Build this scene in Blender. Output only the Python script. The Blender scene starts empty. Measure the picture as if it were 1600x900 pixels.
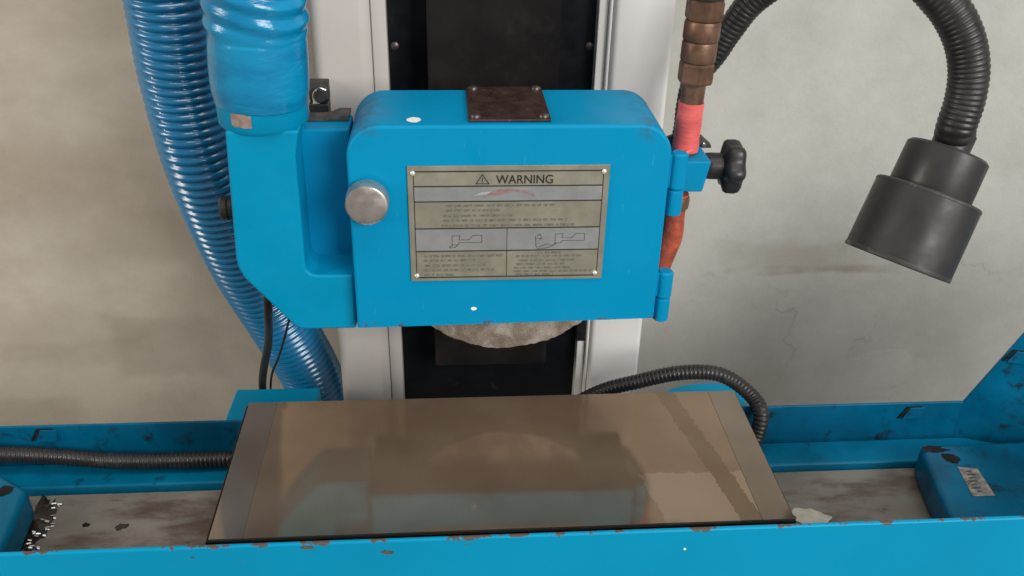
import bpy, bmesh, math, random
from mathutils import Vector, Matrix
random.seed(7)
S = bpy.context.scene
COL = S.collection

# ------------------------------------------------------------------ camera
cam_d = bpy.data.cameras.new('camera')
cam = bpy.data.objects.new('camera', cam_d); COL.objects.link(cam)
cam_d.sensor_fit = 'HORIZONTAL'; cam_d.sensor_width = 36; cam_d.lens = 31.93
cam_d.clip_start = 0.02; cam_d.clip_end = 60
r_ = Vector((0.99743009, -0.06887906, 0.0197203))
u_ = Vector((0.01704928, 0.49552245, 0.86842779))
f_ = Vector((0.06958835, 0.86585979, -0.49542334))
m = Matrix((r_, u_, -f_)).transposed().to_4x4()
m.translation = Vector((-0.0421, -0.5113, 0.5049))
cam.matrix_world = m
S.camera = cam

# ------------------------------------------------------------------ light
w = bpy.data.worlds.new('World'); S.world = w; w.use_nodes = True
w.node_tree.nodes['Background'].inputs[0].default_value = (1.0, 0.97, 0.93, 1)
w.node_tree.nodes['Background'].inputs[1].default_value = 0.26

def area(name, loc, target, sx, sy, power, col):
    d = bpy.data.lights.new(name, 'AREA'); d.shape = 'RECTANGLE'
    d.size = sx; d.size_y = sy; d.energy = power; d.color = col
    o = bpy.data.objects.new(name, d); COL.objects.link(o)
    o.location = loc
    o.rotation_euler = (Vector(target) - Vector(loc)).to_track_quat('-Z', 'Y').to_euler()
    return o
# workshop window behind the camera to the right, a second weaker one to the left, tube lights overhead
area('window_light', (1.85, -2.6, 1.45), (0.05, 0.2, 0.1), 2.0, 1.4, 116, (1.0, 0.985, 0.955))
area('second_window_light', (-2.6, -0.7, 1.0), (-0.35, 0.5, 0.1), 0.8, 1.0, 30, (1.0, 0.88, 0.77))
area('ceiling_light', (0.3, -0.7, 2.6), (0.0, 0.15, 0.0), 2.2, 0.35, 24, (1.0, 0.97, 0.93))

vs = S.view_settings
vs.view_transform = 'Standard'; vs.look = 'None'; vs.exposure = 0.0; vs.gamma = 1.0
vs.use_curve_mapping = False

# ------------------------------------------------------------------ materials
def new_mat(name):
    mt = bpy.data.materials.new(name); mt.use_nodes = True
    nt = mt.node_tree; b = nt.nodes['Principled BSDF']
    return mt, nt, b
def N(nt, t, **kw):
    n = nt.nodes.new(t)
    for k, v in kw.items(): setattr(n, k, v)
    return n
def setin(n, **kw):
    for k, v in kw.items(): n.inputs[k.replace('_', ' ')].default_value = v
def coords(nt, scale=(1, 1, 1), rot=(0, 0, 0), loc=(0, 0, 0)):
    tc = N(nt, 'ShaderNodeTexCoord'); mp = N(nt, 'ShaderNodeMapping')
    nt.links.new(tc.outputs['Object'], mp.inputs[0])
    mp.inputs['Scale'].default_value = scale; mp.inputs['Rotation'].default_value = rot
    mp.inputs['Location'].default_value = loc
    return mp.outputs[0]
def noise(nt, vec, scale, detail=4, rough=.55, dist=0.0):
    n = N(nt, 'ShaderNodeTexNoise'); nt.links.new(vec, n.inputs['Vector'])
    setin(n, Scale=scale, Detail=detail, Roughness=rough, Distortion=dist)
    return n.outputs['Fac']
def ramp(nt, fac, lo, hi, a=0.0, b=1.0):
    n = N(nt, 'ShaderNodeMapRange'); n.interpolation_type = 'SMOOTHSTEP'
    nt.links.new(fac, n.inputs['Value'])
    n.inputs['From Min'].default_value = lo; n.inputs['From Max'].default_value = hi
    n.inputs['To Min'].default_value = a; n.inputs['To Max'].default_value = b
    return n.outputs[0]
def math_(nt, op, a, b=None):
    n = N(nt, 'ShaderNodeMath', operation=op)
    for i, v in enumerate((a, b)):
        if v is None: continue
        if isinstance(v, (int, float)): n.inputs[i].default_value = v
        else: nt.links.new(v, n.inputs[i])
    return n.outputs[0]
def mix(nt, fac, a, b, mode='MIX'):
    n = N(nt, 'ShaderNodeMix', data_type='RGBA', blend_type=mode)
    if isinstance(fac, (int, float)): n.inputs[0].default_value = fac
    else: nt.links.new(fac, n.inputs[0])
    for i, v in ((6, a), (7, b)):
        if isinstance(v, tuple): n.inputs[i].default_value = (*v[:3], 1)
        else: nt.links.new(v, n.inputs[i])
    return n.outputs[2]
def bump(nt, b, height, strength, dist=0.001):
    n = N(nt, 'ShaderNodeBump'); nt.links.new(height, n.inputs['Height'])
    n.inputs['Strength'].default_value = strength; n.inputs['Distance'].default_value = dist
    nt.links.new(n.outputs[0], b.inputs['Normal'])
def sep(nt, vec):
    n = N(nt, 'ShaderNodeSeparateXYZ'); nt.links.new(vec, n.inputs[0]); return n.outputs

def surface(name, col, rough=.5, metal=0.0, spec=.5, var=.12, vscale=30, dirt=None, dlo=.62, dhi=.72, dscale=60,
            bstr=.15, bscale=400, rvar=.1, coat=0.0, bdist=.0006, vstretch=(1, 1, 1), wear=False):
    mt, nt, b = new_mat(name)
    v = coords(nt, vstretch)
    n1 = noise(nt, v, vscale, 5)
    lo = tuple(c * (1 - var) for c in col); hi = tuple(min(1, c * (1 + var)) for c in col)
    c = mix(nt, ramp(nt, n1, .3, .7), lo, hi)
    if dirt:
        c = mix(nt, ramp(nt, noise(nt, v, dscale, 6, .65), dlo, dhi), c, dirt)
    if wear:
        s_ = sep(nt, v)
        sm = math_(nt, 'MULTIPLY', ramp(nt, noise(nt, v, 55, 6, .65), .44, .66), math_(nt, 'MULTIPLY', ramp(nt, s_[2], .252, .266), ramp(nt, math_(nt, 'ABSOLUTE', math_(nt, 'SUBTRACT', s_[0], .0075)), .085, .115)))
        c = mix(nt, math_(nt, 'MULTIPLY', sm, .55), c, (.045, .085, .10))
        sc = ramp(nt, noise(nt, coords(nt, (1, 1, .12), (0, .5, 0)), 420, 3, .5), .705, .74)
        c = mix(nt, math_(nt, 'MULTIPLY', sc, .30), c, (.06, .34, .50))
        ed = math_(nt, 'MULTIPLY', ramp(nt, s_[2], .1015, .0965), ramp(nt, noise(nt, v, 75, 6, .7), .56, .60))
        c = mix(nt, math_(nt, 'MULTIPLY', ed, .75), c, (.07, .055, .05))
    nt.links.new(c, b.inputs['Base Color'])
    rn = ramp(nt, noise(nt, v, vscale * 2.3, 4), .3, .7, max(.02, rough - rvar), min(1, rough + rvar))
    nt.links.new(rn, b.inputs['Roughness'])
    setin(b, Metallic=metal); b.inputs['Specular IOR Level'].default_value = spec
    b.inputs['Coat Weight'].default_value = coat
    if bstr: bump(nt, b, noise(nt, v, bscale, 3), bstr, bdist)
    return mt

BLUE = (0.0, 0.250, 0.475)
M = {}
M['blue'] = surface('blue_enamel', BLUE, .48, spec=.12, var=.03, vscale=9, dirt=(.0, .16, .30), dlo=.72, dhi=.86, dscale=24, bstr=.25, bscale=260, bdist=.0004, wear=True)
M['duct_blue'] = surface('duct_blue_enamel', (0.0, .255, .455), .45, spec=.14, var=.06, vscale=14, bstr=.35, bscale=120, bdist=.0006)
M['shaded_old_blue'] = surface('shaded_oily_blue_enamel', (0.0, .095, .19), .38, spec=.22, var=.35, vscale=13, dirt=(.010, .016, .020), dlo=.54, dhi=.72, dscale=38, bstr=.3, bscale=150)  # oil and grime plus the tray's shade, both put into the base colour
M['ledge_blue'] = surface('worn_blue_enamel', (0.0, .15, .28), .40, spec=.2, var=.25, vscale=13, dirt=(.010, .02, .026), dlo=.60, dhi=.74, dscale=42, bstr=.3, bscale=150)
M['white'] = surface('white_enamel', (.75, .725, .70), .38, spec=.4, var=.03, vscale=12, dirt=(.30, .27, .24), dlo=.74, dhi=.84, dscale=70, bstr=.12, bscale=200)
M['pinkish_white'] = surface('pinkish_white_enamel', (.545, .505, .475), .42, spec=.35, var=.04, vscale=12, dirt=(.27, .23, .20), dlo=.72, dhi=.84, dscale=60, bstr=.12, bscale=200)  # darker, pinker white for the left column covers
M['black'] = surface('black_sheet', (.005, .006, .008), .42, spec=.22, var=.4, vscale=20, dirt=(.03, .028, .026), dlo=.6, dhi=.8, dscale=50)
M['head_black'] = surface('dusty_black_cover', (.010, .0082, .008), .55, spec=.16, var=.45, vscale=12, dirt=(.028, .023, .021), dlo=.55, dhi=.85, dscale=22)
M['plastic'] = surface('black_plastic', (.022, .022, .023), .42, spec=.45, var=.2, vscale=40, dirt=(.10, .095, .09), dlo=.66, dhi=.85, dscale=60, bstr=.2, bscale=500)
M['lamp'] = surface('worn_black_lamp', (.031, .029, .029), .46, spec=.4, var=.12, vscale=20, dirt=(.15, .145, .14), dlo=.66, dhi=.86, dscale=24, bstr=.05, bscale=500)
M['worn_rim'] = surface('worn_lamp_rim', (.040, .038, .037), .5, spec=.4, var=.2, vscale=40, dirt=(.24, .235, .23), dlo=.55, dhi=.8, dscale=45, bstr=.1)
M['rubber'] = surface('dark_conduit', (.020, .019, .019), .42, spec=.45, var=.3, vscale=50, dirt=(.07, .06, .055), dlo=.55, dhi=.8, dscale=40)
M['hose_blue'] = surface('blue_vinyl_hose', (.001, .165, .36), .24, spec=.9, var=.12, vscale=9, bstr=0, coat=.0, rvar=.04)
M['brass'] = surface('oxidised_bronze', (.165, .092, .060), .46, metal=.45, spec=.4, var=.25, vscale=60, dirt=(.06, .035, .026), dlo=.54, dhi=.78, dscale=90, bstr=.3)
M['tape'] = surface('red_tape', (.70, .125, .115), .34, spec=.4, var=.16, vscale=50, dirt=(.30, .06, .04), dlo=.62, dhi=.8, dscale=70, bstr=.4, bscale=140, bdist=.0016, vstretch=(.6, .6, 2.2))
M['old_tape'] = surface('stained_tape', (.42, .085, .045), .45, spec=.35, var=.3, vscale=60, dirt=(.09, .035, .02), dlo=.52, dhi=.75, dscale=70, bstr=.8, bscale=140, bdist=.0016)
M['steel'] = surface('brushed_steel', (.55, .50, .46), .34, metal=.85, spec=.5, var=.12, vscale=60, dirt=(.30, .22, .17), dlo=.62, dhi=.8, dscale=40, bstr=.1, bscale=700)
M['rivet'] = surface('bright_rivet', (.74, .72, .66), .35, metal=.5, spec=.6, var=.05)
M['badge'] = surface('rusty_brown_plate', (.052, .028, .024), .42, metal=.25, spec=.4, var=.35, vscale=70, dirt=(.13, .075, .055), dlo=.58, dhi=.75, dscale=110, bstr=.35, bscale=350)
M['screw'] = surface('dull_screw', (.16, .13, .12), .4, metal=.8, var=.3, vscale=300)
M['chrome'] = surface('chrome', (.75, .75, .74), .18, metal=1, var=.05)
M['print'] = surface('dark_print', (.022, .022, .018), .5, spec=.3, var=.2)
M['faint_print'] = surface('worn_print', (.165, .158, .125), .5, spec=.3, var=.35, vscale=700)
M['soft_print'] = surface('soft_print', (.07, .07, .068), .5, spec=.3, var=.3, vscale=300)
M['khaki'] = surface('khaki_foil', (.335, .318, .250), .36, metal=.45, spec=.4, var=.12, vscale=45, bstr=.05)
M['band'] = surface('silver_foil', (.37, .378, .38), .34, metal=.5, spec=.4, var=.08, vscale=40, bstr=.05)
M['logo_red'] = surface('faded_red_print', (.26, .165, .16), .5, var=.3, vscale=120)
M['logo_pale'] = surface('pale_print', (.36, .365, .37), .5, var=.1)
M['spot'] = surface('white_paint', (.85, .86, .84), .5, var=.03)
M['cream'] = surface('cream_paint', (.52, .49, .41), .5, var=.15, vscale=90)
M['bare'] = surface('bare_casting', (.34, .25, .21), .5, metal=.2, var=.25, vscale=150)
M['rust'] = surface('rusted_chip', (.10, .072, .062), .7, var=.3, vscale=200)
M['table_oil'] = surface('thick_oil', (.030, .022, .018), .3, spec=.5, var=.5, vscale=120)
M['gasket'] = surface('worn_gasket', (.05, .046, .044), .6, var=.35, vscale=100, dirt=(.13, .115, .105), dlo=.5, dhi=.75, dscale=120, bstr=.5, bscale=200)
M['swarf'] = surface('steel_swarf', (.42, .41, .40), .36, metal=1, var=.3)
M['paper'] = surface('grimy_label', (.23, .215, .195), .55, var=.4, vscale=150, dirt=(.07, .06, .055), dlo=.46, dhi=.75, dscale=140)
M['grime'] = surface('oil_grime', (.012, .011, .011), .7, spec=.2, var=.4, vscale=90)

def wheel_mat():
    mt, nt, b = new_mat('abrasive_stone')
    v = coords(nt)
    c = mix(nt, ramp(nt, noise(nt, v, 38, 6, .6, .6), .34, .66), (.20, .15, .115), (.43, .39, .34))
    c = mix(nt, ramp(nt, noise(nt, v, 900, 2), .55, .75), c, (.16, .13, .11))
    nt.links.new(c, b.inputs['Base Color']); setin(b, Roughness=.9)
    bump(nt, b, noise(nt, v, 700, 3), .8, .0012)
    return mt
M['stone'] = wheel_mat()

def table_mat():
    mt, nt, b = new_mat('oil_stained_table')
    v = coords(nt); vs_ = coords(nt, (.6, 1.8, 1))
    c = mix(nt, ramp(nt, noise(nt, v, 14, 5), .3, .7), (.17, .15, .128), (.27, .25, .215))
    c = mix(nt, math_(nt, 'MULTIPLY', ramp(nt, noise(nt, vs_, 16, 8, .7), .44, .66), .85), c, (.085, .048, .033))
    c = mix(nt, ramp(nt, noise(nt, vs_, 30, 7, .7, .3), .62, .76), c, (.02, .016, .014))
    nt.links.new(c, b.inputs['Base Color'])
    nt.links.new(ramp(nt, noise(nt, v, 30, 4), .35, .65, .3, .6), b.inputs['Roughness'])
    bump(nt, b, noise(nt, v, 180, 4), .3)
    return mt
M['table'] = table_mat()

def chuck_mat(name, lo, hi, lam=True, rough=.17, marks=False):
    mt, nt, b = new_mat(name)
    v = coords(nt)
    c = mix(nt, ramp(nt, noise(nt, v, 11, 5, .5), .32, .68), lo, hi)
    if lam:
        s = sep(nt, v)
        sx = math_(nt, 'ABSOLUTE', math_(nt, 'SINE', math_(nt, 'MULTIPLY', s[0], 1250.0)))
        sy = math_(nt, 'ABSOLUTE', math_(nt, 'SINE', math_(nt, 'MULTIPLY', s[1], 1250.0)))
        c = mix(nt, math_(nt, 'MULTIPLY', ramp(nt, sx, .75, 1.0), .07), c, tuple(x * .45 for x in lo))
        c = mix(nt, math_(nt, 'MULTIPLY', ramp(nt, sy, .80, 1.0), .05), c, tuple(x * .45 for x in lo))
    if marks:
        # a darker streak running front to back and a lighter patch beside it
        s = sep(nt, v)
        jag = math_(nt, 'MULTIPLY', math_(nt, 'SUBTRACT', noise(nt, v, 130, 4, .6), .5), .012)
        lx = math_(nt, 'ADD', math_(nt, 'ADD', s[0], jag), math_(nt, 'MULTIPLY', s[1], .20))   # skewed x
        dark_streak = math_(nt, 'MULTIPLY', ramp(nt, lx, .1830, .1836), ramp(nt, lx, .2012, .2004))
        pale_patch = math_(nt, 'MULTIPLY', ramp(nt, lx, .1235, .1241), ramp(nt, math_(nt, 'ADD', s[1], jag), .0575, .0567))
        pale_patch = math_(nt, 'MULTIPLY', pale_patch, math_(nt, 'SUBTRACT', 1.0, dark_streak))
        c = mix(nt, math_(nt, 'MULTIPLY', dark_streak, .34), c, (.12, .085, .055))
        c = mix(nt, math_(nt, 'MULTIPLY', pale_patch, .28), c, (.55, .44, .34))
    c = mix(nt, ramp(nt, noise(nt, v, 130, 6, .7), .70, .80), c, (.05, .03, .02))
    nt.links.new(c, b.inputs['Base Color'])
    nt.links.new(ramp(nt, noise(nt, v, 26, 5), .3, .7, rough - .02, rough + .03), b.inputs['Roughness'])
    setin(b, Metallic=.62); b.inputs['Specular IOR Level'].default_value = .12
    bump(nt, b, math_(nt, 'ADD', noise(nt, v, 1100, 2), noise(nt, coords(nt, (1, 70, 1)), 14, 3)), .05, .0002)
    return mt
M['chuck'] = chuck_mat('laminated_chuck_top', (.255, .178, .122), (.325, .238, .170), rough=.06, marks=True)
M['chuck_end'] = chuck_mat('ground_chuck_end', (.215, .170, .132), (.275, .225, .182), False, .07)
M['chuck_side'] = surface('blackened_chuck_side', (.005, .005, .005), .5, spec=.2, var=.4, vscale=50, dirt=(.03, .025, .022), dlo=.66, dhi=.75, dscale=60)

def wall_mat():
    mt, nt, b = new_mat('stained_plaster')
    v = coords(nt); s = sep(nt, v)
    X, Z = s[0], s[2]
    base = mix(nt, ramp(nt, noise(nt, coords(nt, (.8, 1, 1.2)), 5, 12, .68), .28, .72), (.425, .378, .305), (.56, .512, .43))
    # warmer light at left and cooler at right, painted into the plaster colour
    cool = ramp(nt, math_(nt, 'ADD', X, math_(nt, 'MULTIPLY', noise(nt, v, 4, 3), .12)), -.1, .45)
    base = mix(nt, cool, base, mix(nt, ramp(nt, noise(nt, v, 5, 12, .70), .28, .72), (.41, .41, .375), (.52, .52, .48)))
    def blob(cx, cz, hx, hz, soft, amp, ns=9):
        nz = math_(nt, 'MULTIPLY', math_(nt, 'SUBTRACT', noise(nt, v, ns, 5, .6), .5), amp)
        dx = math_(nt, 'DIVIDE', math_(nt, 'ABSOLUTE', math_(nt, 'SUBTRACT', X, cx)), hx)
        dz = math_(nt, 'DIVIDE', math_(nt, 'ABSOLUTE', math_(nt, 'SUBTRACT', Z, cz)), hz)
        d = math_(nt, 'ADD', math_(nt, 'MAXIMUM', dx, dz), nz)
        return ramp(nt, d, 1.0 + soft, 1.0 - soft)
    def paint(bs, mask, k, col): return mix(nt, math_(nt, 'MULTIPLY', mask, k), bs, col)
    base = paint(base, blob(-.60, .035, .15, .05, .6, 2.0), .40, (.33, .255, .19))
    base = paint(base, blob(-.46, -.06, .09, .03, .7, 2.0), .35, (.33, .27, .20))
    base = paint(base, blob(-.45, -.232, .075, .052, .22, .8, 14), .30, (.26, .215, .175))
    base = paint(base, blob(-.60, -.235, .10, .02, .7, 2.4), .30, (.30, .25, .20))
    base = paint(base, blob(-.675, -.365, .075, .045, .2, .5, 6), .28, (.29, .24, .19))
    base = paint(base, blob(.465, -.098, .085, .020, .7, 2.2, 16), .42, (.31, .25, .18))
    base = paint(base, blob(.52, -.12, .08, .006, .9, 3.0, 22), .55, (.26, .20, .15))
    base = paint(base, blob(.42, -.33, .09, .03, .8, 2.4, 14), .35, (.34, .30, .24))
    # flaking edges: narrow iso lines of a noise field, only in the damp zone low on the right
    fz = noise(nt, v, 5, 6, .5)
    line = math_(nt, 'SUBTRACT', 1.0, ramp(nt, math_(nt, 'ABSOLUTE', math_(nt, 'SUBTRACT', fz, .515)), .001, .006))
    damp = blob(.50, -.23, .26, .12, .35, 1.0, 8)
    base = paint(base, math_(nt, 'MULTIPLY', math_(nt, 'MULTIPLY', line, damp), ramp(nt, noise(nt, v, 7, 3), .46, .62)), .30, (.24, .21, .17))
    base = paint(base, ramp(nt, noise(nt, v, 48, 8, .75), .66, .76), .40, (.25, .215, .165))
    nt.links.new(base, b.inputs['Base Color'])
    setin(b, Roughness=.8); b.inputs['Specular IOR Level'].default_value = .25
    h = math_(nt, 'ADD', math_(nt, 'MULTIPLY', noise(nt, v, 60, 9, .72), .9), math_(nt, 'MULTIPLY', ramp(nt, fz, .50, .53), math_(nt, 'MULTIPLY', damp, .5)))
    bump(nt, b, h, .35, .003)
    return mt
M['wall'] = wall_mat()

def film_mat():
    mt, nt, b = new_mat('wrapped_blue_film')
    v = coords(nt, (1, 1, 2.6), (0, .25, 0))
    c = mix(nt, ramp(nt, noise(nt, v, 22, 5), .3, .7), (.001, .175, .37), (.004, .245, .46))
    nt.links.new(c, b.inputs['Base Color'])
    setin(b, Roughness=.20); b.inputs['Specular IOR Level'].default_value = .55
    b.inputs['Coat Weight'].default_value = .0
    h = math_(nt, 'ADD', noise(nt, v, 55, 4, .55, .5), math_(nt, 'MULTIPLY', noise(nt, v, 190, 3), .25))
    bump(nt, b, h, .30, .0022)
    return mt
M['film'] = film_mat()

def tray_mat():
    # same enamel as the guard, with chips along the worn upper edge of the front sheet
    mt, nt, b = new_mat('chipped_blue_enamel')
    v = coords(nt); s = sep(nt, v)
    c = mix(nt, ramp(nt, noise(nt, v, 7, 4), .3, .7), (.0, .255, .45), (.0, .28, .49))
    edge = math_(nt, 'ADD', s[2], math_(nt, 'MULTIPLY', math_(nt, 'SUBTRACT', noise(nt, v, 48, 6, .7), .5), .020))
    c = mix(nt, ramp(nt, edge, .0302, .0310), c, (.10, .080, .072))
    c = mix(nt, ramp(nt, noise(nt, v, 45, 3, .4), .755, .765), c, (.11, .075, .06))
    nt.links.new(c, b.inputs['Base Color']); setin(b, Roughness=.36)
    b.inputs['Specular IOR Level'].default_value = .16
    bump(nt, b, noise(nt, v, 120, 4), .25, .0006)
    return mt
M['tray'] = tray_mat()

# ------------------------------------------------------------------ builders
def smooth(me, ang=35):
    me.polygons.foreach_set('use_smooth', [True] * len(me.polygons))
    try: me.set_sharp_from_angle(angle=math.radians(ang))
    except Exception: pass
def wn(o):
    q = o.modifiers.new('weighted', 'WEIGHTED_NORMAL'); q.keep_sharp = True; q.weight = 100
def obj(name, bm, mat, parent=None, sm=True, bevel=0, seg=3, ang=35):
    bmesh.ops.recalc_face_normals(bm, faces=bm.faces)
    if bevel:
        es = [e for e in bm.edges if len(e.link_faces) == 2 and e.calc_face_angle() > math.radians(28)]
        bmesh.ops.bevel(bm, geom=es, offset=bevel, segments=seg, affect='EDGES', clamp_overlap=True, profile=.5)
    me = bpy.data.meshes.new(name); bm.to_mesh(me); bm.free()
    if sm: smooth(me, ang)
    me.materials.append(M[mat] if isinstance(mat, str) else mat)
    o = bpy.data.objects.new(name, me); COL.objects.link(o)
    if bevel: wn(o)
    if parent:
        o.parent = parent
        o.matrix_parent_inverse = world_of(parent).inverted()
    return o
def world_of(o):
    mw = Matrix.Translation(o.location)
    return mw if not o.parent else mw
def thing(name, label, cat, loc, group=None):
    o = bpy.data.objects.new(name, None); COL.objects.link(o)
    o.empty_display_size = .02; o.location = loc
    return tag(o, label, cat, group)
def tag(o, label, cat, group=None):
    o['label'] = label; o['category'] = cat
    if group: o['group'] = group
    return o
def rep(src, dx, parent=None):
    """a copy of a part that shares mesh data, moved by dx"""
    c = src.copy(); COL.objects.link(c); c.location = Vector(src.location) + Vector(dx)
    if parent is not None: c.parent = parent
    return c
def box(bm, x0, x1, y0, y1, z0, z1):
    vs_ = [bm.verts.new(p) for p in ((x0,y0,z0),(x1,y0,z0),(x1,y1,z0),(x0,y1,z0),(x0,y0,z1),(x1,y0,z1),(x1,y1,z1),(x0,y1,z1))]
    for f in ((0,3,2,1),(4,5,6,7),(0,1,5,4),(1,2,6,5),(2,3,7,6),(3,0,4,7)): bm.faces.new([vs_[i] for i in f])
    return bm
def B(*a):
    return box(bmesh.new(), *a)
def prism(pts, y0, y1):
    """polygon in XZ pushed from y0 to y1"""
    bm = bmesh.new()
    a = [bm.verts.new((x, y0, z)) for x, z in pts]; b = [bm.verts.new((x, y1, z)) for x, z in pts]
    bm.faces.new(a); bm.faces.new(b[::-1])
    for i in range(len(pts)):
        j = (i + 1) % len(pts); bm.faces.new((a[i], b[i], b[j], a[j]))
    return bm
def prism_z(pts, z0, z1):
    bm = bmesh.new()
    a = [bm.verts.new((x, y, z0)) for x, y in pts]; b = [bm.verts.new((x, y, z1)) for x, y in pts]
    bm.faces.new(a[::-1]); bm.faces.new(b)
    for i in range(len(pts)):
        j = (i + 1) % len(pts); bm.faces.new((a[i], a[j], b[j], b[i]))
    return bm
def frame_of(axis):
    w_ = Vector(axis).normalized(); t = Vector((0, 0, 1)) if abs(w_.z) < .9 else Vector((0, 1, 0))
    a = w_.cross(t).normalized(); return a, w_.cross(a).normalized(), w_
def lathe(prof, origin, axis, n=40, shape=None, bm=None):
    """prof: list of (radius, height along axis); shape(theta) scales the radius"""
    bm = bm or bmesh.new(); a, b, w_ = frame_of(axis); o = Vector(origin); rings = []
    for r, h in prof:
        if r < 1e-6: rings.append([bm.verts.new(o + w_ * h)]); continue
        ring = []
        for k in range(n):
            t = 2 * math.pi * k / n; rr = r * (shape(t) if shape else 1)
            ring.append(bm.verts.new(o + w_ * h + (a * math.cos(t) + b * math.sin(t)) * rr))
        rings.append(ring)
    for p, q in zip(rings, rings[1:]):
        for k in range(n):
            k2 = (k + 1) % n
            if len(p) == 1 and len(q) > 1: bm.faces.new((p[0], q[k], q[k2]))
            elif len(q) == 1 and len(p) > 1: bm.faces.new((p[k], q[0], p[k2]))
            elif len(p) > 1: bm.faces.new((p[k], q[k], q[k2], p[k2]))
    return bm
def spline(pts, step):
    P = [Vector(p) for p in pts]; P = [P[0] * 2 - P[1]] + P + [P[-1] * 2 - P[-2]]
    out = []
    for i in range(1, len(P) - 2):
        a, b, c, d = P[i-1:i+3]
        for k in range(60):
            t = k / 60
            out.append(.5 * ((2*b) + (c-a)*t + (2*a-5*b+4*c-d)*t*t + (3*b-a-3*c+d)*t**3))
    out.append(P[-2])
    L = [0]
    for p, q in zip(out, out[1:]): L.append(L[-1] + (q - p).length)
    n = max(2, int(L[-1] / step)); res = []; j = 0
    for k in range(n + 1):
        s = L[-1] * k / n
        while j < len(L) - 2 and L[j+1] < s: j += 1
        t = (s - L[j]) / max(1e-9, L[j+1] - L[j]); res.append((out[j].lerp(out[j+1], t), s))
    return res
def sweep(pts, radius, step, n=24, bm=None, caps=True):
    """radius(s, theta) -> r"""
    bm = bm or bmesh.new(); path = spline(pts, step); rings = []; up = None
    for i, (p, s) in enumerate(path):
        t = (path[min(i+1, len(path)-1)][0] - path[max(i-1, 0)][0]).normalized()
        if up is None:
            up = t.orthogonal().normalized()
        up = (up - t * up.dot(t)).normalized(); sd = t.cross(up)
        ring = []
        for k in range(n):
            th = 2 * math.pi * k / n
            ring.append(bm.verts.new(p + (up * math.cos(th) + sd * math.sin(th)) * radius(s, th)))
        rings.append(ring)
    for p, q in zip(rings, rings[1:]):
        for k in range(n): bm.faces.new((p[k], p[(k+1) % n], q[(k+1) % n], q[k]))
    if caps: bm.faces.new(rings[0][::-1]); bm.faces.new(rings[-1])
    return bm
def flat_poly(pts, y):
    bm = bmesh.new(); bm.faces.new([bm.verts.new((x, y, z)) for x, z in pts]); return bm
def rounded(x0, x1, z0, z1, r, n=10, bottom=False):
    pts = [(x0, z0), (x1, z0)] if not bottom else []
    def arc(cx, cz, a0, a1):
        for k in range(n + 1):
            a = math.radians(a0 + (a1 - a0) * k / n); pts.append((cx + r * math.cos(a), cz + r * math.sin(a)))
    if bottom: arc(x0 + r, z0 + r, 180, 270); arc(x1 - r, z0 + r, 270, 360)
    arc(x1 - r, z1 - r, 0, 90); arc(x0 + r, z1 - r, 90, 180)
    return pts

# ------------------------------------------------------------------ the wall behind
o = obj('wall', B(-2.6, 2.8, .62, .70, -.9, 1.7), 'wall', None, False)
o['kind'] = 'structure'; o['label'] = 'stained beige and grey plaster wall with flaking paint'

# ------------------------------------------------------------------ column
c = thing('grinder_column', 'white column with black recessed panel behind the blue wheel guard', 'column', (0, .37, -.9))
obj('side_cover', B(-.163, -.1085, .322, .41, -.9, .80), 'pinkish_white', c, bevel=.011, seg=6)
obj('side_lip', B(-.1083, -.0944, .329, .41, -.9, .80), 'pinkish_white', c, bevel=.0015)
obj('side_cover', B(.1125, .1700, .322, .41, -.9, .80), 'white', c, bevel=.006, seg=4)
obj('side_lip', B(.0998, .1087, .331, .41, -.9, .80), 'white', c, bevel=.0012)
obj('side_bead', B(.1089, .1123, .326, .41, -.9, .80), 'white', c, bevel=.0015)
obj('recess_panel', B(-.0946, .1000, .3445, .40, -.9, .80), 'black', c)
def screw(x, y, z, axis, parent, r=.0042, mat='screw'):
    bm = lathe([(0, .0022), (r * .55, .0021), (r * .9, .0014), (r, 0), (r, -.002)], (0, 0, 0), axis, 14)
    s_ = obj('screw', bm, mat, parent); s_.location = Vector((x, y, z)); return s_
s1 = screw(-.0885, .3443, .2785, (0, -1, 0), c)
rep(s1, (.1835, 0, 0))
h = thing('spindle_head', 'dusty black spindle head cover inside the column recess', 'machine head', (0, .32, -.055))
obj('cover', B(-.0575, .0615, .300, .3443, -.055, .80), 'head_black', h, bevel=.002)
obj('round_boss', lathe([(0, .0004), (.030, .0004), (.047, .0001), (.047, -.001)], (.003, .300, .285), (0, -1, 0), 48), 'head_black', h)
obj('spindle', lathe([(.022, 0), (.022, .098), (0, .098)], (.008, .3015, .148), (0, -1, 0), 28), 'black', h)

# black cable socket on the column's left edge
k = thing('cable_socket', 'small black socket with chrome ring fixed to the column beside the duct', 'socket', (-.157, .312, .217))
obj('housing', B(-.1668, -.1492, .302, .3215, .212, .236), 'plastic', k, bevel=.0012)
obj('back_plate', B(-.1672, -.1488, .3125, .3218, .2364, .2545), 'gasket', k, bevel=.001)
bm = bmesh.new()
sweep([(-.1625, .309, .236), (-.1622, .308, .244), (-.157, .307, .2495), (-.1508, .307, .2475)], lambda s, t: .0011, .001, 10, bm)
obj('ring', bm, 'chrome', k)
obj('plug', lathe([(0, .006), (.0055, .006), (.0065, .004), (.0065, -.002)], (-.1560, .309, .2420), (0, -1, .2), 24), 'plastic', k)
obj('tag', prism([(-.1632, .2363), (-.1568, .2363), (-.1612, .2445)], .3035, .3042), 'rivet', k)

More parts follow.
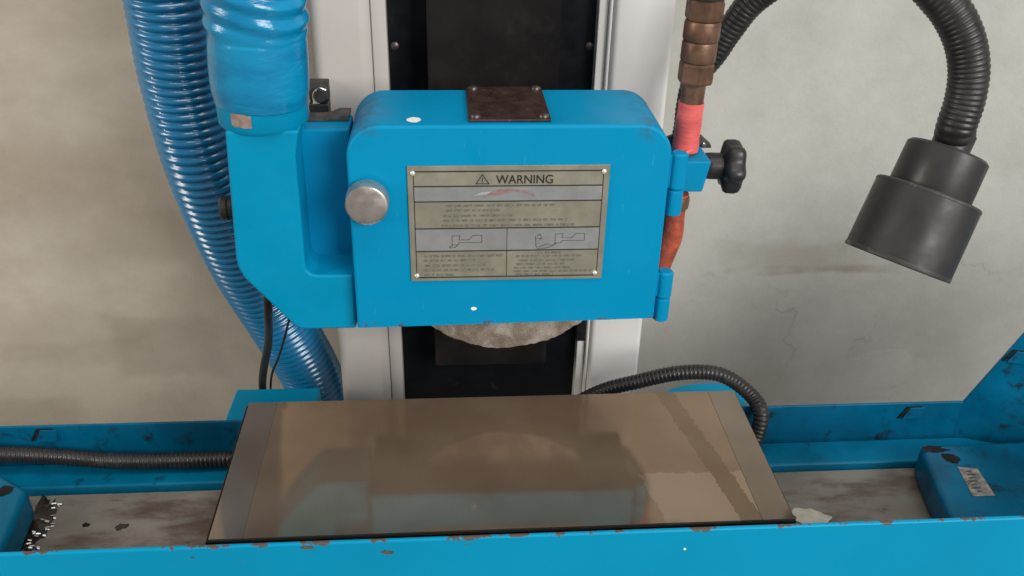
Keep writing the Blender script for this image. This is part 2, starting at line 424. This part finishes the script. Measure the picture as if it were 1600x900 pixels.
# ------------------------------------------------------------------ wheel guard
YG = .144
g = thing('wheel_guard', 'blue enamelled wheel guard with rounded top and warning plate', 'wheel guard', (.0075, .19, .094))
def guard_shell():
    pts = rounded(-.1183, .1333, .0957, .2715, .026, 12)
    pts[0] = (-.1195, .0937); pts[1] = (.1336, .0978)
    bm = bmesh.new()
    a = [bm.verts.new((x, YG, z)) for x, z in pts]; b = [bm.verts.new((x, .2335, z)) for x, z in pts]
    bm.faces.new(a); bm.faces.new(b[::-1])
    for i in range(1, len(pts)):
        j = (i + 1) % len(pts); bm.faces.new((a[i], b[i], b[j], a[j]))
    bmesh.ops.recalc_face_normals(bm, faces=bm.faces)
    es = [e for e in bm.edges if len(e.link_faces) == 2 and e.calc_face_angle() > math.radians(40)]
    bmesh.ops.bevel(bm, geom=es, offset=.0028, segments=4, affect='EDGES', profile=.5)
    return bm
gs = obj('guard_shell', guard_shell(), 'blue', g)
md = gs.modifiers.new('thickness', 'SOLIDIFY'); md.thickness = .004; md.offset = -1; wn(gs)
# latch knob
lk = obj('latch_knob', lathe([(0, .0165), (.0142, .0165), (.0158, .0158), (.0166, .0142), (.0168, .0035), (.0120, .0022), (.012, 0)], (-.1035, YG - .0004, .2135), (0, -1, 0), 56), 'steel', g)
# brown badge on top
bd = obj('badge_plate', prism_z([(-.0250, .1502), (.0385, .1502), (.0385, .2330), (-.0250, .2330)], .2719, .2741), 'badge', g, bevel=.0008, seg=2)
s0 = screw(-.0195, .1565, .2744, (0, 0, 1), bd, .0042)
for dx, dy in ((.0525, 0), (0, .0700), (.0525, .0700)): rep(s0, (dx, dy, 0))
# spots of white paint
def spot(name, cx, cy, rx, ry, flip, parent):
    bm = bmesh.new(); n = 16; vs_ = []
    for i in range(n):
        t = 2 * math.pi * i / n; q = 1 + random.uniform(-.10, .10)
        p = (cx + rx * q * math.cos(t), cy + ry * q * math.sin(t), .2719) if flip else (cx + rx * q * math.cos(t), YG - .0004, cy + ry * q * math.sin(t))
        vs_.append(bm.verts.new(p))
    bm.faces.new(vs_)
    return obj(name, bm, 'spot', parent)
spot('paint_spot', -.0665, .1565, .0058, .0062, True, g)
spot('paint_spot', -.0214, .1108, .0025, .0017, False, g)
# hinge knuckles
hx, hy = .1410, .151
for z0, z1, rr in ((.2165, .2465, .0071), (.1930, .2157, .0066), (.1160, .1405, .0069), (.0925, .1152, .0066)):
    bm = lathe([(0, z0), (rr * .8, z0), (rr, z0 + .001), (rr, z1 - .0015), (rr * .75, z1), (0, z1)], (hx, hy, 0), (0, 0, 1), 28)
    hn = obj('hinge_knuckle', bm, 'blue', g)
for z0, z1 in ((.2172, .2450), (.1168, .1395)):
    obj('hinge_leaf', B(.1330, .1400, .1475, .1560, z0, z1), 'blue', g, bevel=.0012)
for z0, z1 in ((.1935, .2150), (.0930, .1148)):
    obj('hinge_leaf', B(.1345, .1400, .1520, .1565, z0, z1), 'shaded_old_blue', g, bevel=.0008)
# web between the guard and the duct, with the worn gasket on top of it
obj('side_web', prism([(-.166, .1275), (-.1197, .1345), (-.1197, .2515), (-.1615, .2515)], .1930, .2300), 'blue', g, bevel=.002)
gk = [(-.1640, .2517), (-.1215, .2517), (-.1205, .2575), (-.1300, .2575), (-.1390, .2540), (-.1640, .2532)]
obj('gasket', prism(gk, .2110, .2290), 'gasket', g, bevel=.001)
obj('nozzle_block', B(.0782, .0872, .211, .222, .0315, .12), 'black', g, bevel=.001)

# warning plate
PX0, PX1, PZ0, PZ1 = -.0725, .0850, .1388, .2398
PW, PH = PX1 - PX0, PZ1 - PZ0
wp = obj('warning_plate', B(PX0, PX1, YG - .0016, YG - .0003, PZ0, PZ1), 'khaki', g, bevel=.0004, seg=2)
wp['label'] = 'khaki and silver metal warning plate with riveted corners'
yp = YG - .00175
def P(u, v): return (PX0 + PW * u, PZ1 - PH * v)       # plate coordinates, v downward
def rect(bm, u0, v0, u1, v1, y):
    (xa, za), (xb, zb) = P(u0, v0), P(u1, v1)
    bm.faces.new([bm.verts.new(q) for q in ((xa, y, zb), (xb, y, zb), (xb, y, za), (xa, y, za))])
U0, U1 = .030, .970
rows = [.045, .168, .296, .528, .728, .966]
for va, vb in ((rows[1], rows[2]), (rows[3], rows[4])):
    bm = bmesh.new(); rect(bm, U0, va, U1, vb, yp); obj('silver_band', bm, 'band', wp, False)
bm = bmesh.new(); yl = yp - .0001; t = .0026
for v in rows: rect(bm, U0, v - .005, U1, v + .005, yl)
for u in (U0, U1): rect(bm, u - t * .7, rows[0], u + t * .7, rows[-1], yl)
rect(bm, .495 - t * .6, rows[3], .495 + t * .6, rows[-1], yl)
obj('border_line', bm, 'print', wp, False)
def word(txt, u, v, h, mat, name, width=None):
    cu = bpy.data.curves.new(name, 'FONT'); cu.body = txt; cu.size = 1; cu.align_x = 'LEFT'; cu.offset = .008
    to = bpy.data.objects.new('tmp', cu); COL.objects.link(to)
    dg = bpy.context.evaluated_depsgraph_get(); me = bpy.data.meshes.new_from_object(to.evaluated_get(dg))
    bpy.data.objects.remove(to); me.name = name
    xs = [q.co.x for q in me.vertices]; ys = [q.co.y for q in me.vertices]
    k = h / (max(ys) - min(ys)); kx = (width / (max(xs) - min(xs))) if width else k
    x, z = P(u, v)
    for q in me.vertices: q.co = Vector((x + (q.co.x - min(xs)) * kx, yl - .00005, z + (q.co.y - min(ys)) * k))
    me.materials.clear(); me.materials.append(M[mat])
    ob = bpy.data.objects.new(name, me); COL.objects.link(ob); ob.parent = wp
    ob.matrix_parent_inverse = Matrix.Identity(4)
    return ob
ww = word('WARNING', .435, .150, PH * .072, 'print', 'lettering', PW * .283)
def strokes(name, segs, wd, mat):
    """thin printed line drawing given in plate coordinates"""
    bm = bmesh.new()
    for (u0, v0), (u1, v1) in segs:
        a = Vector(P(u0, v0)); b = Vector(P(u1, v1)); d = (b - a); 
        if d.length < 1e-9: continue
        d.normalize(); n_ = Vector((-d.y, d.x)) * wd / 2; a = a - d * wd / 2; b = b + d * wd / 2
        bm.faces.new([bm.verts.new((q.x, yl - .0001, q.y)) for q in (a - n_, b - n_, b + n_, a + n_)])
    return obj(name, bm, mat, wp, False)
def chain(pts): return list(zip(pts, pts[1:]))
tri = [(.337, .148), (.368, .072), (.400, .148), (.337, .148)]
strokes('warning_triangle', chain(tri) + [((.368, .100), (.368, .126)), ((.368, .136), (.368, .138))], .00055, 'print')
tool = lambda du, dv: chain([(.215+du, .592+dv), (.255+du, .592+dv), (.250+du, .628+dv), (.300+du, .628+dv), (.322+du, .590+dv), (.366+du, .590+dv), (.366+du, .652+dv), (.252+du, .652+dv), (.245+du, .672+dv), (.215+du, .672+dv), (.215+du, .592+dv)])
ld = strokes('line_drawing', tool(0, 0) + chain([(.245, .672), (.228, .694), (.202, .698), (.205, .686), (.218, .676)]) + tool(.528, -.006)
        + chain([(.745, .672), (.72, .70), (.69, .712), (.655, .716), (.645, .69), (.642, .60)]) + chain([(.640, .622), (.676, .622), (.664, .634)])
        + chain([(.66, .70), (.70, .675), (.73, .69), (.752, .668)]) + chain([(.65, .60), (.665, .588), (.672, .606)]), .00042, 'soft_print'); ld['kind'] = 'stuff'
sil = bmesh.new()
def printed_row(bm, u0, u1, v, h=.021):
    u = u0
    while u < u1 - .004:
        wl = min(random.uniform(.012, .052), u1 - u); q = u
        while q < u + wl - .002:                     # letter-sized dashes
            e = min(q + random.uniform(.004, .0075), u + wl)
            hh = h * random.uniform(.75, 1.0)
            (xa, za), (xb, zb) = P(q, v - hh / 2), P(e, v + hh / 2)
            bm.faces.new([bm.verts.new(p_) for p_ in ((xa, yl, zb), (xb, yl, zb), (xb, yl, za), (xa, yl, za))])
            q = e + .0006
        u += wl + .010
for u0, u1, v in ((.185, .735, .331), (.185, .462, .373), (.172, .520, .418), (.170, .800, .459), (.165, .838, .504)): printed_row(sil, u0, u1, v)
for u0, u1, v in ((.068, .475, .772), (.068, .340, .812), (.075, .385, .858), (.068, .430, .900), (.070, .220, .944)): printed_row(sil, u0, u1, v)
for u0, u1, v in ((.655, .775, .752), (.545, .890, .782), (.560, .850, .822), (.545, .800, .855), (.535, .830, .890), (.535, .945, .922), (.545, .740, .952)): printed_row(sil, u0, u1, v, .018)
pl = obj('printed_lines', sil, 'faint_print', wp, False); pl['kind'] = 'stuff'
bm = flat_poly([P(*q) for q in [(.365, .262), (.400, .232), (.440, .198), (.490, .190), (.535, .200), (.585, .208), (.622, .238), (.634, .258), (.612, .246), (.575, .222), (.530, .214), (.495, .222), (.455, .244), (.405, .246)]], yl - .0001)
obj('logo_swoosh', bm, 'logo_red', wp, False)
bm = flat_poly([P(*q) for q in [(.318, .248), (.365, .218), (.415, .214), (.392, .236), (.362, .243)]], yl - .00005)
obj('logo_wing', bm, 'logo_pale', wp, False)
rv = obj('rivet', lathe([(0, .0013), (.0010, .0012), (.0018, .0007), (.0021, 0), (.0021, -.001)], (0, 0, 0), (0, -1, 0), 18), 'rivet', wp)
rv.location = Vector((P(.027, .058)[0], yl, P(.027, .058)[1]))
for u, v in ((.972, .055), (.030, .950), (.962, .948)):
    x, z = P(u, v); rep(rv, (x - rv.location.x, 0, z - rv.location.z))

# ------------------------------------------------------------------ grinding wheel
def wheel():
    n = 160; bm = bmesh.new(); rings = []
    rn = [random.uniform(-.0006, .0006) for _ in range(n)]
    prof = [(.0, .176), (.03, .176), (.07, .176), (.096, .176), (.0995, .1775), (.0995, .1935), (.096, .195), (.03, .195), (0, .195)]
    for R_, y in prof:
        if R_ == 0: rings.append([bm.verts.new((.008, y, .148))]); continue
        ring = []
        for k_ in range(n):
            t_ = 2 * math.pi * k_ / n
            d_ = (rn[k_] + .0009 * math.sin(11 * t_ + 1) * math.sin(3 * t_)) if R_ > .09 else 0
            ring.append(bm.verts.new((.008 + (R_ + d_) * math.cos(t_), y + (random.uniform(-.0004, .0004)), .148 + (R_ + d_) * math.sin(t_))))
        rings.append(ring)
    for p, q in zip(rings, rings[1:]):
        for k_ in range(n):
            k2 = (k_ + 1) % n
            if len(p) == 1: bm.faces.new((p[0], q[k_], q[k2]))
            elif len(q) == 1: bm.faces.new((p[k_], q[0], p[k2]))
            else: bm.faces.new((p[k_], q[k_], q[k2], p[k2]))
    return bm
tag(obj('grinding_wheel', wheel(), 'stone'), 'rough tan abrasive grinding wheel showing below the blue guard', 'grinding wheel')

# ------------------------------------------------------------------ dust duct
d = thing('dust_duct', 'blue cast elbow duct on the left flank of the wheel guard', 'duct', (-.185, .18, .086))
pts = [(-.2086, .264), (-.2142, .1560), (-.2138, .1475), (-.2100, .1370), (-.1740, .0905), (-.1690, .0868), (-.1640, .0860), (-.1215, .0860), (-.1199, .1385),
       (-.1500, .1385), (-.1555, .1400), (-.1585, .1440), (-.1592, .1500), (-.1578, .2440), (-.1545, .2600), (-.1530, .264)]
obj('duct_body', prism(pts, .1550, .2080), 'duct_blue', d, bevel=.0048, seg=4, ang=50)
obj('collar', lathe([(.0270, -.004), (.0325, -.004), (.0345, -.001), (.0345, .0185), (.0325, .0200), (0, .0200)], (-.1838, .1830, .2660), (0, 0, 1), 56), 'duct_blue', d)
# bare casting showing where the paint came off the collar
bm = bmesh.new(); grid = []
outline = lambda a_, z_: bm.verts.new((-.1838 + .0348 * math.cos(a_), .1830 + .0348 * math.sin(a_), z_))
for i in range(7):
    a_ = math.radians(-122 + i * 4.6); grid.append((outline(a_, .2685 + random.uniform(-.0006, .0006) + .0012 * (i == 0)), outline(a_, .2792 - .0014 * (i > 4) - .001 * (i == 0))))
for p, q in zip(grid, grid[1:]): bm.faces.new((p[0], q[0], q[1], p[1]))
obj('bare_patch', bm, 'bare', d)
hexs = lambda t_: 1 / math.cos(((t_ + math.pi / 6) % (math.pi / 3)) - math.pi / 6)
kb = obj('clamp_nut', lathe([(0, .0155), (.0085, .0155), (.0100, .0140), (.0100, .0095), (.0090, .0088), (.0104, .0080), (.0104, .0035), (.007, .003), (.007, -.004)], (-.2125, .186, .187), (-1, 0, -.05), 36, lambda t_: .92 + .08 * hexs(t_)), 'plastic', d)

# wide hose wrapped in film on the collar
def film_r(s, th):
    z = s
    base = .0362
    if z < .050:
        base += .0010 * math.sin(z / .050 * math.pi) - .0012 * max(0, 1 - z / .010)
        return base + .0004 * math.sin(3 * th + 40 * z)
    ph = (z - .050) / .0138 + .55 * math.sin(th + 2.9) + .06 * math.sin(3 * th)
    a_ = .0030 * min(1, (z - .050) / .010) * (0.75 + .25 * math.sin(2 * th + 60 * z))
    f = ph % 1
    return base - .0004 + a_ * (1 - 2.6 * abs(f - .5) ** 1.3 if f > .1 else .2) + .0005 * math.sin(5 * th + 90 * z)
hs = thing('duct_hose', 'wide blue film-wrapped hose clamped on the duct collar', 'hose', (-.1838, .183, .272))
obj('hose_skin', sweep([(-.1836, .1825, .2795), (-.1822, .1815, .31), (-.1802, .1805, .35), (-.1790, .179, .40), (-.178, .177, .47)], film_r, .0009, 72), 'film', hs, ang=80)

# corrugated hose that sweeps down behind the duct
PITCH = .0083
def rib_r(s, th):
    f = (s / PITCH + th / (2 * math.pi)) % 1
    return .0332 + .0034 * (math.sin(math.pi * f) ** 1.1)
path = [(-.2815, .285, .52), (-.2800, .293, .42), (-.2765, .300, .329), (-.2785, .310, .2536), (-.2731, .320, .1692), (-.2580, .350, .0564), (-.2290, .390, -.0652), (-.2085, .420, -.160), (-.198, .458, -.30), (-.195, .49, -.50)]
hz = thing('corrugated_hose', 'blue spiral corrugated hose curving down behind the duct', 'hose', (-.195, .49, -.5))
obj('hose_skin', sweep(path, rib_r, PITCH / 8, 48), 'hose_blue', hz, ang=80)

# cables under the duct
tag(obj('black_cable', sweep([(-.2150, .262, .075), (-.2200, .268, .035), (-.2310, .300, -.020), (-.2460, .312, -.080), (-.250, .314, -.16)], lambda s, t_: .0043, .006, 14), 'rubber'), 'thick black cable dropping from the duct to the blue cover', 'cable')
tag(obj('thin_cable', sweep([(-.2000, .300, .03), (-.2130, .300, -.012), (-.2235, .305, -.042), (-.2370, .311, -.080), (-.242, .312, -.16)], lambda s, t_: .0013, .006, 8), 'rubber'), 'thin dark wire beside the thick black cable', 'cable')

# ------------------------------------------------------------------ coolant fittings at the right of the guard
cp = thing('coolant_pipe', 'bronze coolant pipe with hex couplings and red tape', 'pipe', (.1520, .19, .10))
cx, cy = .1512, .190
def lat(name, prof, mat, x=cx, y=cy, shape=None, n=36, axis=(0.02, 0, 1), ang=30): return obj(name, lathe(prof, (x, y, 0), axis, n, shape), mat, cp, ang=ang)
T = .0
lat('pipe', [(.0092, .205), (.0094, .26), (.0096, .300), (.0092, .45)], 'brass')
lat('red_tape_wrap', [(.0092, .2330), (.0108, .2335), (.0111, .2380), (.0104, .2450), (.0107, .2560), (.0102, .2700), (.0104, .2745), (.0098, .2747)], 'tape')
lat('hex_nut', [(.0096, .2900), (.0122, .2903), (.0131, .2925), (.0131, .3055), (.0122, .3075), (.0098, .3078)], 'brass', shape=lambda t_: hexs(t_) * .95, n=36, ang=20)
lat('coupling', [(.0100, .3080), (.0134, .3083), (.0140, .3100), (.0140, .3225), (.0134, .3240), (.0120, .3242)], 'brass')
lat('coupling', [(.0120, .3244), (.0136, .3246), (.0143, .3262), (.0143, .3375), (.0134, .3398), (.0120, .3400)], 'brass')
lat('hex_nut', [(.0100, .3402), (.0132, .3404), (.0138, .3420), (.0138, .3540), (.0128, .3560), (.0098, .3562)], 'brass', shape=lambda t_: hexs(t_) * .95, n=36, ang=20)
lat('hose_end', [(.0100, .3565), (.0150, .3568), (.0154, .3600), (.0150, .46), (0, .46)], 'rubber')
# torn end of the tape
bm = sweep([(.1405, .1795, .2290), (.1450, .1780, .2325), (.1520, .1775, .2345), (.1590, .180, .2365)], lambda s, t_: .0016 + .0012 * abs(math.sin(t_)), .002, 10)
obj('tape_end', bm, 'tape', cp)
bm = sweep([(.1505, .180, .199), (.1502, .180, .180), (.1495, .179, .160), (.1450, .178, .137), (.141, .178, .12)], lambda s, t_: .0098 - .0015 * max(0, (s - .045) / .04) + .0004 * math.sin(140 * s + 2 * t_), .002, 28)
obj('lower_tape_wrap', bm, 'old_tape', cp)
obj('lower_collar', lathe([(.0098, -.005), (.0108, -.004), (.0112, .003), (.0104, .0062), (.0085, .0064)], (.1508, .180, .1905), (0, 0, 1), 32), 'brass', cp)

vb = thing('valve_block', 'blue valve block with black star knob beside the guard hinge', 'valve', (.158, .185, .2))
obj('block_body', prism([(.1425, .2045), (.1690, .2040), (.1735, .2310), (.1425, .2310)], .1690, .2040), 'blue', vb, bevel=.0015)
fl = [(.1390, .2290), (.1390, .2370), (.1600, .2455), (.1668, .2455), (.1815, .2330), (.1830, .2290)]
obj('flange', prism(fl, .2045, .2082), 'gasket', vb, bevel=.0008)
screw(.1755, .2043, .2325, (0, -1, 0), vb, .0022, 'chrome')
KC = Vector((.1750, .190, .2190)); KA = (1, -.05, -.02)
obj('knob_stem', lathe([(.0092, -.002), (.0108, .0), (.0112, .004), (.0112, .013), (.0095, .0150)], KC, KA, 30), 'plastic', vb)
star = lambda t_: 1 + .11 * math.cos(6 * t_)
obj('star_knob', lathe([(0, .0125), (.0100, .0125), (.0150, .0140), (.0192, .0155), (.0205, .0180), (.0207, .0245), (.0196, .0280), (.0170, .0300), (.0080, .0305), (0, .0305)], KC, KA, 72, star), 'plastic', vb, ang=55)

# ------------------------------------------------------------------ work lamp
wl = thing('work_lamp', 'black work lamp on an arched corrugated gooseneck before the wall', 'lamp', (.178, .27, .2))
ax = (-.36 * r_ - .92 * u_ + .17 * f_).normalized()
LC = Vector((.3660, .160, .2425))                       # centre of the head's top
obj('lamp_neck', lathe([(.0155, -.016), (.0155, .004), (.012, .004)], LC, ax, 32), 'lamp', wl)
obj('lamp_back', lathe([(0, 0), (.0305, 0), (.0328, .0022), (.0335, .045), (.033, .046)], LC, ax, 64), 'lamp', wl)
obj('lamp_shade', lathe([(.0338, .0372), (.0415, .0372), (.0428, .0386), (.0438, .098), (.0430, .0985), (.0424, .0975), (.0415, .045), (.0, .045)], LC, ax, 64), 'lamp', wl)
obj('shade_rim', lathe([(.0424, .0955), (.0440, .0955), (.0443, .0965), (.0440, .0990), (.0430, .0992), (.0422, .0978)], LC, ax, 64), 'worn_rim', wl)
obj('shade_rim', lathe([(.0400, .0366), (.0418, .0366), (.0429, .0376), (.0431, .0392), (.0426, .0400)], LC, ax, 64), 'worn_rim', wl)
nk = LC - ax * .012
gp = [nk, (.3668, .160, .2612), (.3695, .163, .2874), (.3672, .167, .3119), (.3575, .172, .3355), (.3399, .180, .3578), (.3120, .195, .3790), (.2760, .212, .3850), (.2400, .230, .3680), (.2143, .245, .3432), (.2002, .254, .3157), (.1914, .260, .2938), (.1789, .268, .2688), (.1760, .270, .2460), (.1750, .268, .2200), (.1680, .263, .1900), (.145, .262, .150)]
def goose_r(s, th):
    f = (s / .0043) % 1
    return .0146 - .0050 * max(0, min(1, (s - .12) / .24)) + 0.0009 * (abs(math.sin(math.pi * f)) ** .7)
obj('gooseneck', sweep(gp, goose_r, .0006, 32), 'rubber', wl, ang=80)

# ------------------------------------------------------------------ magnetic chuck
mc = thing('magnetic_chuck', 'brown steel magnetic chuck plate with grey ground ends', 'magnetic chuck', (0, .085, -.105))
obj('pole_plate', B(-.1995, .1995, 0, .169, -.0022, 0), 'chuck', mc, bevel=.00025, seg=2)
obj('end_plate', B(-.2250, -.1997, 0, .169, -.0022, -.0001), 'chuck_end', mc, bevel=.00025, seg=2)
obj('end_plate', B(.1997, .2250, 0, .169, -.0022, -.0001), 'chuck_end', mc, bevel=.00025, seg=2)
obj('chuck_body', B(-.2275, .2270, -.0008, .1685, -.105, -.0024), 'chuck_side', mc, bevel=.001)

# ------------------------------------------------------------------ machine table and splash tray
mt = thing('machine_table', 'oil-stained cream machine table with blue end castings under the chuck', 'machine table', (0, .08, -.20))
obj('table_top', B(-.445, .445, -.028, .172, -.16, -.1052), 'table', mt, bevel=.001)
obj('back_ledge', B(-.62, .62, .1735, .2095, -.16, -.0975), 'ledge_blue', mt, bevel=.003)
endR = [(.4030, -.028), (.405, .070), (.4150, .130), (.4230, .166), (.60, .170), (.60, -.028)]
e1 = obj('end_casting', prism_z(endR, -.1040, -.0700), 'shaded_old_blue', mt, bevel=.006, seg=4)
endL = [(-.60, -.028), (-.4130, -.028), (-.4190, .075), (-.4260, .142), (-.4560, .163), (-.60, .166)]
e2 = obj('end_casting', prism_z(endL, -.1040, -.0700), 'ledge_blue', mt, bevel=.006, seg=4)
lb = obj('paper_label', prism_z([(.4378, .0905), (.4593, .0905), (.4618, .1276), (.4438, .1312)], -.0697, -.0694), 'paper', e1, False)
bm = bmesh.new()
for k_ in range(7):
    y0 = .0955 + k_ * .0046; x0 = .4415 + k_ * .0007
    for (a_, b_) in ((0, .012), ):
        q = [(x0 + a_ + random.uniform(0, .003), y0), (x0 + b_ * random.uniform(.6, 1.0), y0 + .0006), (x0 + b_ * random.uniform(.5, .9), y0 + .0022), (x0 + a_ + random.uniform(0, .004), y0 + .0020)]
        bm.faces.new([bm.verts.new((x, y, -.0692)) for x, y in q])
obj('worn_marks', bm, 'gasket', e1, False)['kind'] = 'stuff'
tr = thing('splash_tray', 'blue sheet metal splash tray around the machine table', 'tray', (0, .09, -.2))
obj('front_wall', B(-.70, .70, -.0385, -.0345, -.20, .0300), 'tray', tr, bevel=.0016, seg=3)
obj('back_panel', B(-.70, .4868, .2105, .2135, -.20, -.0528), 'shaded_old_blue', tr, bevel=.0008)
WA = .0357
dv = Vector((.94, -.34, 0)).normalized(); c0 = Vector((.4868, .212, 0))
bm = bmesh.new(); prof = [(0, -.20), (.55, -.20), (.55, .150), (.092, .138), (WA, .0450), (0, -.0528)]  # outer length and height beyond the view added to shade the wall
nrm = Vector((-dv.y, dv.x, 0)) * .0015
for sgn in (-1, 1):
    bm.faces.new([bm.verts.new(c0 + dv * a_ + Vector((0, 0, z_)) + nrm * sgn) for a_, z_ in prof])
fs = list(bm.faces); A_, B_ = list(fs[0].verts), list(fs[1].verts)
for i in range(6): bm.faces.new((A_[i], A_[(i+1) % 6], B_[(i+1) % 6], B_[i]))
obj('side_wing', bm, 'shaded_old_blue', tr, bevel=.0006)
def chip(x, z, rx, rz_, mat='bare'):
    bm = bmesh.new(); vs_ = []; ph = random.uniform(0, 6)
    for i in range(18):
        t_ = 2 * math.pi * i / 18; q = 1 + .18 * math.sin(2 * t_ + ph) + .15 * math.sin(5 * t_ + 2 * ph) + random.uniform(-.08, .08)
        vs_.append(bm.verts.new((x + rx * q * math.cos(t_), -.0388, z + rz_ * q * math.sin(t_))))
    bm.faces.new(vs_); obj('paint_chip', bm, mat, tr)
chip(-.0888, .0195, .0042, .0022, 'rust'); chip(-.1441, .0270, .0040, .0020, 'rust'); chip(.1272, .0118, .0012, .0010, 'spot'); chip(-.2240, .0215, .0012, .0009, 'rust')
def clip(x, y, z, rz):
    cl = obj('clip', prism([(-.010, -.017), (.009, -.017), (.012, -.003), (-.004, -.003)], -.0016, 0), 'shaded_old_blue', tr, bevel=.0005)
    cl.location = Vector((x, y, z)); cl.rotation_euler = (0, 0, rz)
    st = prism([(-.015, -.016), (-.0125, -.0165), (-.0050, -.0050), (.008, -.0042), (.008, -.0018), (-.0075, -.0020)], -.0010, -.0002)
    s_ = obj('clip_shadow', st, 'grime', tr); s_.location = Vector((x, y, z)); s_.rotation_euler = (0, 0, rz)  # dark piece standing in for the shadow around the clip
clip(.4345, .2100, -.0545, 0)
clip(-.4330, .2100, -.0530, 0)
q = c0 + dv * .036 - Vector((-dv.y, dv.x, 0)) * .0017
clip(q.x, q.y, .020, math.atan2(dv.y, dv.x))

# oil grime and swarf lying against the left end casting
def blotch(name, cx, cy, rx, ry, parent, mat='grime', z=-.1049, n=30, rough=.3):
    bm = bmesh.new(); vs_ = []; ph = [random.uniform(0, 6.28) for _ in range(4)]
    for i in range(n):
        t_ = 2 * math.pi * i / n
        q = 1 + rough * (.5 * math.sin(2 * t_ + ph[0]) + .4 * math.sin(3 * t_ + ph[1]) + .35 * math.sin(5 * t_ + ph[2]) + .3 * math.sin(9 * t_ + ph[3]))
        vs_.append(bm.verts.new((cx + rx * q * math.cos(t_), cy + ry * q * math.sin(t_), z)))
    bm.faces.new(vs_); return obj(name, bm, mat, parent)
blotch('bolt_hole', .4440, .1440, .0080, .0075, e1, 'grime', -.0696, 30, .16)
blotch('oil_smear', .4340, .1580, .0140, .0045, e1, 'grime', -.0697, 34, .35)
blotch('bolt_hole', -.4450, .1400, .0070, .0065, e2, 'grime', -.0696, 30, .16)
blotch('paint_flake', .2965, .1070, .0170, .0120, mt, 'cream', -.1046, 36, .22)
blotch('oil_stain', -.4205, .130, .0085, .044, mt, 'table_oil', rough=.45)
blotch('oil_stain', -.3450, .1262, .0055, .0042, mt, 'table_oil')
blotch('oil_stain', -.3780, .1300, .0030, .0030, mt)
bm = bmesh.new()
for i in range(26):
    y = .098 + .062 * random.random(); x = -.4215 + (y - .12) * .02 + random.uniform(-.004, .012); z = -.1046
    l_ = random.uniform(.003, .0085); a_ = random.uniform(-.25, .5); wv = random.uniform(.0005, .0014)
    p0 = Vector((x, y, z)); dd = Vector((math.cos(a_), math.sin(a_), .15)) * l_; nn = Vector((-math.sin(a_), math.cos(a_), random.uniform(.2, 1.2))) * wv
    mid = p0 + dd * .5 + Vector((0, 0, .0012))
    v_ = [bm.verts.new(p) for p in (p0, mid, p0 + dd, p0 + dd + nn, mid + nn, p0 + nn)]
    bm.faces.new((v_[0], v_[1], v_[4], v_[5])); bm.faces.new((v_[1], v_[2], v_[3], v_[4]))
o = obj('metal_swarf', bm, 'swarf', None, False); tag(o, 'shiny steel swarf chips against the blue end casting', 'swarf'); o['kind'] = 'stuff'

# ------------------------------------------------------------------ covers and conduits behind the chuck
tag(obj('saddle_cover', prism_z([(-.2745, .2160), (-.1800, .2160), (-.1829, .3018), (-.2715, .3018)], -.24, -.0800), 'duct_blue', None, bevel=.002), 'flat-topped blue cover standing behind the back left corner of the chuck', 'cover')
rc = [(.185, .2165), (.2735, .2165), (.2742, .2424)] + [(.2452 + .0295 * math.cos(math.radians(a_)), .2640 + .0295 * math.sin(math.radians(a_))) for a_ in range(0, 91, 10)] + [(.2196, .2910), (.2003, .2846), (.187, .275)]
tag(obj('motor_cover', prism_z(rc, -.24, -.0800), 'duct_blue', None, bevel=.002), 'round-cornered blue cover framed by the looped black conduit', 'cover')
def cond_r(s, th):
    f = (s / .0042) % 1
    return .0070 + .0010 * abs(math.sin(math.pi * f)) ** .7
tag(obj('looped_conduit', sweep([(.055, .258, -.105), (.1107, .256, -.0640), (.1560, .252, -.0460), (.1935, .246, -.0330), (.2268, .240, -.0295), (.2480, .232, -.0350), (.2645, .215, -.0440), (.2680, .197, -.0500), (.2640, .188, -.0720), (.255, .184, -.0880)], cond_r, .0006, 24), 'rubber', ang=80), 'black corrugated conduit looping over the round-cornered blue cover', 'conduit')
tag(obj('lying_conduit', sweep([(-.62, .192, -.0650), (-.4719, .193, -.0711), (-.4139, .193, -.0765), (-.3672, .193, -.0831), (-.3068, .193, -.0850), (-.2578, .193, -.0850), (-.20, .193, -.0860)], cond_r, .0006, 24), 'rubber', ang=80), 'dark corrugated conduit lying along the tray behind the stained table', 'conduit')
